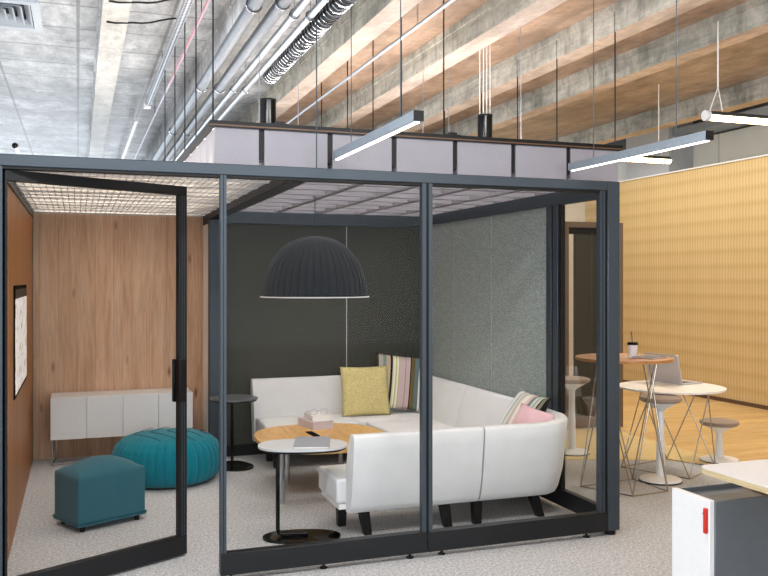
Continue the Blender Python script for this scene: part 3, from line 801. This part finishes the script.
# ------------------------------------------------------------------ right-hand work area
def hairpin_table(name, label, cat, cx, cy, z, r, mat, feet, th=.02):
    t = thing(name, label, cat, (cx, cy, 0), 'wire-legged round tables')
    part(MB().prism(superell(cx, cy, r, r, 2, 64), z - th, z, .004, 2), 'table_top', mat, t)
    for fx, fy in feet:
        a = math.atan2(fy, fx)
        m = MB()
        p1 = Vector((cx + r * .72 * math.cos(a + .9), cy + r * .72 * math.sin(a + .9), z - th))
        p2 = Vector((cx + r * .72 * math.cos(a - .9), cy + r * .72 * math.sin(a - .9), z - th))
        f = Vector((cx + fx, cy + fy, .006))
        m.tube([p1, f + (p1 - f) * .02, f, f + (p2 - f) * .02, p2], .0055, 8)
        part(m, 'leg', M['wire'], t)
    part(MB().tube([(cx + fx, cy + fy, .006) for fx, fy in feet], .005, 6, closed=True), 'floor_wire', M['wire'], t)
    return t
hairpin_table('bar_table', 'tall round bar table with orange oak top and crossed wire legs', 'table', 4.0, 5.62, 1.02, .37, M['bar_top'], [(-.30, .14), (-.10, -.25), (.24, -.22), (.24, .22)])
hairpin_table('round_table', 'lower round white table with wire legs carrying the laptop', 'table', 4.776, 6.04, .71, .44, M['white_matt'], [(.22, .34), (.40, -.08), (-.1, -.36), (-.36, .2)], .014)

def stool(name, label, x, y, h, parent=None):
    t = thing(name, label, 'stool', (x, y, 0), 'white pedestal stools with taupe seats')
    part(MB().lathe([(0, 0), (.150, 0), (.165, .012), (.16, .024), (.10, .036), (.03, .046), (0, .046)], x, y, 40), 'base', M['white'], t)
    part(MB().lathe([(0, .0005), (.167, .0005), (.169, .008), (.163, .014), (0, .014)], x, y, 40), 'base_rim', M['black'], t)
    hp = h - .10
    part(MB().lathe([(0, .04), (.036, .04), (.033, hp * .55), (.030, hp * .56), (.027, hp), (0, hp)], x, y, 24), 'pole', M['white'], t)
    part(MB().lathe([(0, hp - .02), (.03, hp - .02), (.05, hp), (.13, h - .055), (.14, h - .045), (0, h - .045)], x, y, 32), 'seat_shell', M['white'], t)
    part(MB().lathe([(0, h - .046), (.150, h - .046), (.168, h - .03), (.166, h - .010), (.14, h - .002), (0, h + .002)], x, y, 40), 'seat_pad', M['seat_pad'], t)
    return t
stool('stool', 'tall white pedestal stool standing in front of the round white table', 4.42, 5.72, .688)
stool('stool', 'low white pedestal stool at the edge of the timber floor', 5.40, 6.17, .37)
stool('stool', 'tall white pedestal stool seen through the booth side glass', 4.35, 6.92, .71)

# laptop
lt = thing('laptop', 'open silver laptop on the round white table, lid towards the booth', 'laptop', (4.89, 6.22, .71))
LM = rotM(4.885, 6.25, math.radians(-80))      # local x along the hinge
def LB(x0, x1, y0, y1, z0, z1, bev, M_): return MB().box(x0, x1, y0, y1, z0, z1, bev, 1, M=M_)
part(LB(-.19, .19, 0, .25, .7105, .724, .003, LM), 'base', M['laptop'], lt)
part(LB(-.17, .17, .03, .15, .7235, .7255, 0, LM), 'keyboard', M['key'], lt)
LT = LM @ Matrix.Translation((0, 0, .724)) @ Matrix.Rotation(math.radians(14), 4, 'X')
part(LB(-.19, .19, -.008, .0, .0, .255, .003, LT), 'lid', M['laptop'], lt)
part(LB(-.178, .178, 0, .0015, .012, .243, 0, LT), 'display', M['gloss_black'], lt)
# cup
cp = thing('paper_cup', 'white takeaway cup with black lid and straw on the bar table', 'cup', (4.06, 5.60, 1.02))
cx, cy_ = 4.03, 5.55
part(MB().lathe([(0, 1.021), (.030, 1.021), (.040, 1.122), (.037, 1.122), (.028, 1.026), (0, 1.026)], cx, cy_, 28), 'cup_body', M['cup'], cp)
part(MB().lathe([(.043, 1.120), (.044, 1.128), (.040, 1.132), (.038, 1.142), (0, 1.142)], cx, cy_, 28), 'lid', M['gloss_black'], cp)
part(MB().tube([(cx, cy_, 1.10), (cx - .008, cy_, 1.20), (cx - .014, cy_, 1.222)], .004, 8), 'straw', M['straw'], cp)
tb = thing('tablet', 'thin dark tablet lying on the bar table beside the cup', 'tablet', (4.17, 5.50, 1.02))
TM = rotM(4.15, 5.50, math.radians(25))
part(MB().box(-.12, .12, -.085, .085, 1.0205, 1.030, .003, 1, M=TM), 'body', M['laptop'], tb)
part(MB().box(-.117, .117, -.082, .082, 1.030, 1.032, M=TM), 'display', M['key'], tb)

# desk and pedestal at lower right
dk = thing('desk', 'light grey desk with rounded corner and plywood edge at lower right', 'desk', (3.5, 2.7, 0))
def rrect(x0, x1, y0, y1, r, seg=8):
    o = []
    for cx, cy, a in ((x1 - r, y0 + r, -PI / 2), (x1 - r, y1 - r, 0), (x0 + r, y1 - r, PI / 2), (x0 + r, y0 + r, PI)):
        for k in range(seg + 1): o.append((cx + r * math.cos(a + PI / 2 * k / seg), cy + r * math.sin(a + PI / 2 * k / seg)))
    return o
part(MB().prism(rrect(2.79, 4.4, 2.2, 3.345, .06), .726, .73), 'desk_top', M['desk_top'], dk)
part(MB().prism(rrect(2.79, 4.4, 2.2, 3.345, .06), .700, .726), 'plywood_core', M['ply'], dk)
for x, y in ((3.5, 2.3), (4.3, 2.3), (4.3, 3.25)):
    part(MB().box(x - .025, x + .025, y - .025, y + .025, 0, .70, .003, 1), 'leg', M['white'], dk)
pd = thing('pedestal_cabinet', 'grey pedestal cabinet with white front and red pull under the desk', 'cabinet', (3.05, 3.32, 0))
X0, X1, Y0, Y1, ZT = 2.765, 3.36, 3.185, 3.455, .60
part(MB().box(X0, X1, Y0, Y0 + .012, .04, ZT, .002, 1).box(X0, X1, Y1 - .012, Y1, .04, ZT, .002, 1).box(X1 - .012, X1, Y0 + .012, Y1 - .012, .04, ZT).box(X0, X0 + .012, Y0 + .012, Y1 - .012, .04, ZT).box(X0 + .012, X1 - .012, Y0 + .012, Y1 - .012, .04, .055), 'carcass', M['grey_side'], pd)
part(MB().box(X0 + .012, X1 - .012, Y0 + .012, Y1 - .012, ZT - .035, ZT - .025), 'tray', M['dark_top'], pd)
part(MB().box(X1 - .2, X1 - .17, Y0 + .012, Y1 - .012, ZT - .025, ZT - .002), 'tray_divider', M['bar_top'], pd)
fd = part(MB().box(X0 - .03, X0, Y0 + .004, Y1 - .001, .05, ZT + .003, .003, 1), 'front_panel', M['white'], pd)
part(MB().box(X0 - .046, X0 - .03, Y0 + .012, Y0 + .030, ZT - .150, ZT - .034, .002, 1), 'pull', M['red'], fd, 'red pull handle')
part(MB().add([(X0 - .0315, Y0 + .045 + .004 * math.cos(a), ZT - .065 + .004 * math.sin(a)) for a in [2 * PI * k / 12 for k in range(12)]] + [(X0 - .03, Y0 + .045 + .004 * math.cos(a), ZT - .065 + .004 * math.sin(a)) for a in [2 * PI * k / 12 for k in range(12)]],
               [tuple(range(12))] + [(k, (k + 1) % 12, 12 + (k + 1) % 12, 12 + k) for k in range(12)]), 'lock', M['black'], fd)
part(MB().box(X0 + .02, X1 - .02, Y0 + .02, Y1 - .02, 0, .04), 'plinth', M['black'], pd)

# ------------------------------------------------------------------ things under the concrete ceiling
# linear pendants, running into depth
def linear(name, label, x, y0, y1, z):
    t = thing(name, label, 'pendant light', (x, (y0 + y1) / 2, z), 'long grey linear pendants')
    part(MB().box(x - .024, x + .024, y0, y1, z + .004, z + .050, .002, 1), 'housing', M['pendant_grey'], t)
    part(MB().box(x - .024, x + .024, y0 - .002, y0, z + .006, z + .051), 'end_cap', M['black'], t)
    part(MB().box(x - .010, x + .010, y0 + .012, y1 - .012, z, z + .006), 'diffuser', M['led'], t)
    for y in (y0 + .27, y1 - .22):
        part(MB().tube([(x + .019, y, z + .05), (x + .019, y, ZS)], .0025, 6), 'cable', M['steel'], t)
linear('linear_pendant', 'slim grey linear pendant in front of the middle of the canopy', 1.39, 3.43, 4.68, 2.304)
linear('linear_pendant', 'slim grey linear pendant at the right end of the canopy', 2.925, 3.41, 4.66, 2.304)
def tubelight(label, x0, x1, y, z, vx):
    t = thing('tube_pendant', label, 'tube light', ((x0 + x1) / 2, y, z), 'bright suspended tube lights')
    part(MB().tube([(x0, y, z + .045), (x1, y, z + .045)], .028, 14), 'housing', M['steel'], t)
    m = MB(); pts = []
    for k in range(9):
        a = PI + PI * k / 8; pts.append((y + .033 * math.cos(a), z + .040 + .034 * math.sin(a)))
    vs = [(x0 + .02, a, b) for a, b in pts] + [(x1 - .0, a, b) for a, b in pts]
    m.add(vs, [(k, k + 1, k + 10, k + 9) for k in range(8)] + [tuple(range(9))[::-1], tuple(range(9, 18)), (0, 9, 17, 8)])
    part(m, 'diffuser', M['tube'], t)
    part(MB().tube([(x0 - .012, y, z + .038), (x0 + .02, y, z + .038)], .036, 16), 'end_cap', M['white'], t)
    for v in vx:
        part(MB().tube([(v - .07, y, z + .07), (v, y, z + .24), (v + .04, y, z + .07)], .004, 6).tube([(v, y, z + .24), (v, y, ZS + .02)], .005, 6), 'cable', M['white_matt'], t)
tubelight('bright tube light behind the right end of the canopy', 4.10, 5.20, 6.60, 2.70, (5.08,))
tubelight('bright tube light at the upper right edge on a V-shaped cable', 4.02, 5.3, 4.72, 2.70, (4.12, 5.2))

# pipes beneath the beams, running into depth; X = ratio * height over the eye
hP = 1.50; zP = EYE + hP
def pipe(label, ratio, r, mat, y0=-3.5, y1=14.5, spiral=True, bands=()):
    x = ratio * hP
    t = thing('duct_pipe', label, 'pipe', (x, y0, zP), 'parallel ceiling pipes')
    m = MB(); n = int((y1 - y0) / .045); pts = []; rr = []
    for i in range(n + 1):
        pts.append((x, y0 + (y1 - y0) * i / n, zP)); rr.append(r * (1 + (.09 if i % 2 else 0)))
    m.tube(pts, rr if spiral else r, 16)
    part(m, 'pipe_run', mat, t, smooth=60)
    for y in bands:
        part(MB().tube([(x + (r + .006) * math.cos(a), y, zP + (r + .006) * math.sin(a)) for a in [2 * PI * k / 20 for k in range(20)]], .005, 6, closed=True).tube([(x, y, zP + r), (x, y, ZB + .1)], .003, 6), 'pipe_hanger', M['chrome'], t)
BD = (1.3, 3.4, 5.5, 7.6, 9.7)
pipe('thick spiral pipe nearest the left beam, first of four', .602, .036, M['galv_dark'], bands=(2.5, 4.62, 6.7, 8.8))
pipe('thick spiral pipe second from the left beam', .694, .035, M['galv_dark'], bands=(2.5, 4.52, 6.7, 8.8))
pipe('thinner bright pipe third from the left beam', .766, .021, M['galv'], bands=(2.6, 4.7, 6.7))
pipe('thinner bright pipe beside the coiled duct', .828, .020, M['galv'], bands=(2.6, 4.7, 6.7))
# coiled flexible duct
fx = .895 * hP
fd_ = thing('flexible_duct', 'coiled dark flexible duct with bright rings ending in mid-air', 'duct', (fx, 2, zP + .01), None)
part(MB().tube([(fx, -3.5, zP + .01), (fx, 6.25, zP + .01)], .047, 20), 'sleeve', M['dark_steel'], fd_)
mb = MB(); pts = []
nt = 120
for i in range(nt * 12):
    a = 2 * PI * i / 12; y = 6.27 - i / (nt * 12) * 7.0
    pts.append((fx + .054 * math.cos(a), y, zP + .01 + .054 * math.sin(a)))
mb.tube(pts, .005, 5)
part(mb, 'wire_coil', M['chrome'], fd_)
# perforated tray, lilac pipe, conduit
hx_ = 3.30 - EYE
t = thing('cable_tray', 'narrow perforated steel cable tray left of the pipes', 'cable tray', (.632, 2, 3.3))
part(MB().box(.610, .655, -3.5, 8.5, 3.30, 3.304).box(.610, .613, -3.5, 8.5, 3.304, 3.33).box(.652, .655, -3.5, 8.5, 3.304, 3.33), 'tray_channel', M['galv'], t)
mb = MB()
for k in range(170):
    yy = 3.0 + k * .032
    for dx in (-.012, .012): mb.box(.632 + dx - .006, .632 + dx + .006, yy, yy + .016, 3.2985, 3.3)
part(mb, 'perforation', M['dark_steel'], t)
part(MB().box(.60, .665, 8.5, 8.6, 3.285, 3.335), 'end_box', M['white'], t)
for yy in (1.0, 4.0, 7.0): part(MB().tube([(.632, yy, 3.32), (.632, yy, ZS)], .003, 6), 'hanger', M['black'], t)
t = tag(MB().box(.565, .60, 9.4, 14.5, 3.30, 3.32).tube([(.582, 10, 3.32), (.582, 10, ZS + .02)], .004, 6).tube([(.582, 13, 3.32), (.582, 13, ZS + .02)], .004, 6).build('ceiling_trunking', M['white']), 'white trunking strip far back beyond the cable tray end', 'trunking')
pl = thing('service_pipe', 'slim lilac grey pipe with a red line between tray and beam', 'pipe', (.74, 2, 3.3))
part(MB().tube([(.74, -3.5, 3.30), (.74, 14.5, 3.30)], .011, 10), 'pipe_run', M['lav'], pl)
part(MB().tube([(.731, -3.5, 3.291), (.731, 7.4, 3.291)], .003, 6), 'marker_line', M['red'], pl)
for yy in (2, 5.5, 9): part(MB().tube([(.74, yy, 3.31), (.74, yy, ZS)], .003, 6), 'hanger', M['black'], pl)
cd = thing('conduit', 'straight galvanised conduit crossing below the tan ceiling bays', 'conduit', (2.02, 3, 3.22))
part(MB().tube([(2.02, -3.5, 3.225), (2.02, 14.5, 3.225)], .013, 10), 'conduit_run', M['galv'], cd)
for yy in (2, 5, 8, 11): part(MB().tube([(2.02, yy, 3.235), (2.02, yy, ZS - .01)], .003, 6), 'hanger', M['galv'], cd)
for i, (yy, lab) in enumerate(((5.23, 'sagging black cable from beam to tray, the nearer one'), (5.655, 'sagging black cable from beam to tray, the farther one'))):
    pts = [(.17 + .43 * k / 8, yy + .012 * math.sin(k * 1.7), 3.248 + (.07 * k / 8) - .02 * math.sin(PI * k / 8)) for k in range(9)]
    tag(MB().tube(pts, .006, 7).build('hanging_cable', M['black']), lab, 'cable', 'black cables under the ceiling')

# square air diffuser
df = thing('air_diffuser', 'square white louvred air diffuser at the upper left', 'air diffuser', (-.52, 5.62, 3.22))
def ring(mb, r0, r1, z0, z1, cx=-.51, cy=5.62):
    """square funnel from half-size r0 at z0 to r1 at z1, thin wall"""
    vs = []
    for r, z in ((r0, z0), (r1, z1), (r1 - .004, z1), (r0 - .004, z0)):
        vs += [(cx - r, cy - r, z), (cx + r, cy - r, z), (cx + r, cy + r, z), (cx - r, cy + r, z)]
    fs = []
    for a in range(4):
        b = (a + 1) % 4
        for k in range(4): fs.append((a * 4 + k, a * 4 + (k + 1) % 4, b * 4 + (k + 1) % 4, b * 4 + k))
    mb.add(vs, fs)
mb = MB()
for x0, x1, y0, y1 in ((-.81, -.21, 5.32, 5.37), (-.81, -.21, 5.87, 5.92), (-.81, -.76, 5.37, 5.87), (-.26, -.21, 5.37, 5.87)): mb.box(x0, x1, y0, y1, 3.22, 3.236)
part(mb, 'frame', M['diffuser'], df)
for k in range(5):
    mb = MB(); r = .245 - k * .047; ring(mb, r, r - .036, 3.222, 3.262); part(mb, 'louvre_ring', M['diffuser'], df, smooth=0)
part(MB().box(-.77, -.25, 5.36, 5.88, 3.285, 3.29), 'back_plate', M['dark_steel'], df)
part(MB().box(-.775, -.245, 5.355, 5.885, 3.29, ZS).box(-.775, -.765, 5.355, 5.885, 3.236, 3.29).box(-.255, -.245, 5.355, 5.885, 3.236, 3.29).box(-.765, -.255, 5.355, 5.365, 3.236, 3.29).box(-.765, -.255, 5.875, 5.885, 3.236, 3.29), 'plenum_box', M['galv'], df)

# ------------------------------------------------------------------ camera, light
cam = bpy.data.cameras.new('camera'); co = bpy.data.objects.new('camera', cam); COL.objects.link(co)
co.location = (0, 0, EYE); co.rotation_euler = (PI / 2, 0, -TH)
cam.sensor_width = 36; cam.lens = 853 / 768 * 36; cam.shift_y = -8 / 768; cam.clip_start = .05
SC.camera = co
def area(name, loc, rot, sx, sy, power, c=(1, 1, 1)):
    l = bpy.data.lights.new(name, 'AREA'); l.shape = 'RECTANGLE'; l.size = sx; l.size_y = sy; l.energy = power; l.color = c
    o = bpy.data.objects.new(name, l); COL.objects.link(o); o.location = loc; o.rotation_euler = rot; return o
w = bpy.data.worlds.new('office_daylight'); SC.world = w; w.use_nodes = True
bg = w.node_tree.nodes['Background']; bg.inputs[0].default_value = (.84, .92, 1.0, 1); bg.inputs[1].default_value = .9
# window bands (daylight) outside the frame
area('window_daylight_left', (-6.4, 5, 1.9), (PI / 2, 0, -PI / 2), 9, 2.6, 320, (.88, .94, 1))
area('window_daylight_front', (1.0, -3.6, 1.9), (PI / 2, 0, 0), 9, 2.6, 180, (.88, .94, 1))
area('window_daylight_far', (-1.5, 14.6, 2.0), (PI / 2, 0, PI), 6, 2.4, 85, (.86, .93, 1))
# ceiling luminaires and an added upward fill, out of the picture
area('ceiling_luminaire_near', (.9, 2.9, 3.2), (math.radians(20), 0, 0), 3.4, .3, 80, (1, .99, .98))
area('ceiling_luminaire_right', (6.9, 8.0, 4.2), (0, math.radians(25), 0), .5, 7.0, 215, (1, .94, .82))
area('added_uplight', (3.4, 1.8, 2.6), (PI, 0, 0), 5.0, .5, 85, (1, .98, .95))  # unseen upward light added to brighten the beams and bays
vs = SC.view_settings; SC.display_settings.display_device = 'sRGB'
vs.view_transform = 'Standard'; vs.look = 'None'; vs.gamma = 1; vs.use_curve_mapping = False; vs.exposure = 0.35
SC.cycles.transparent_max_bounces = 24
SC.cycles.max_bounces = 10
SC.cycles.diffuse_bounces = 6
SC.cycles.use_denoising = True
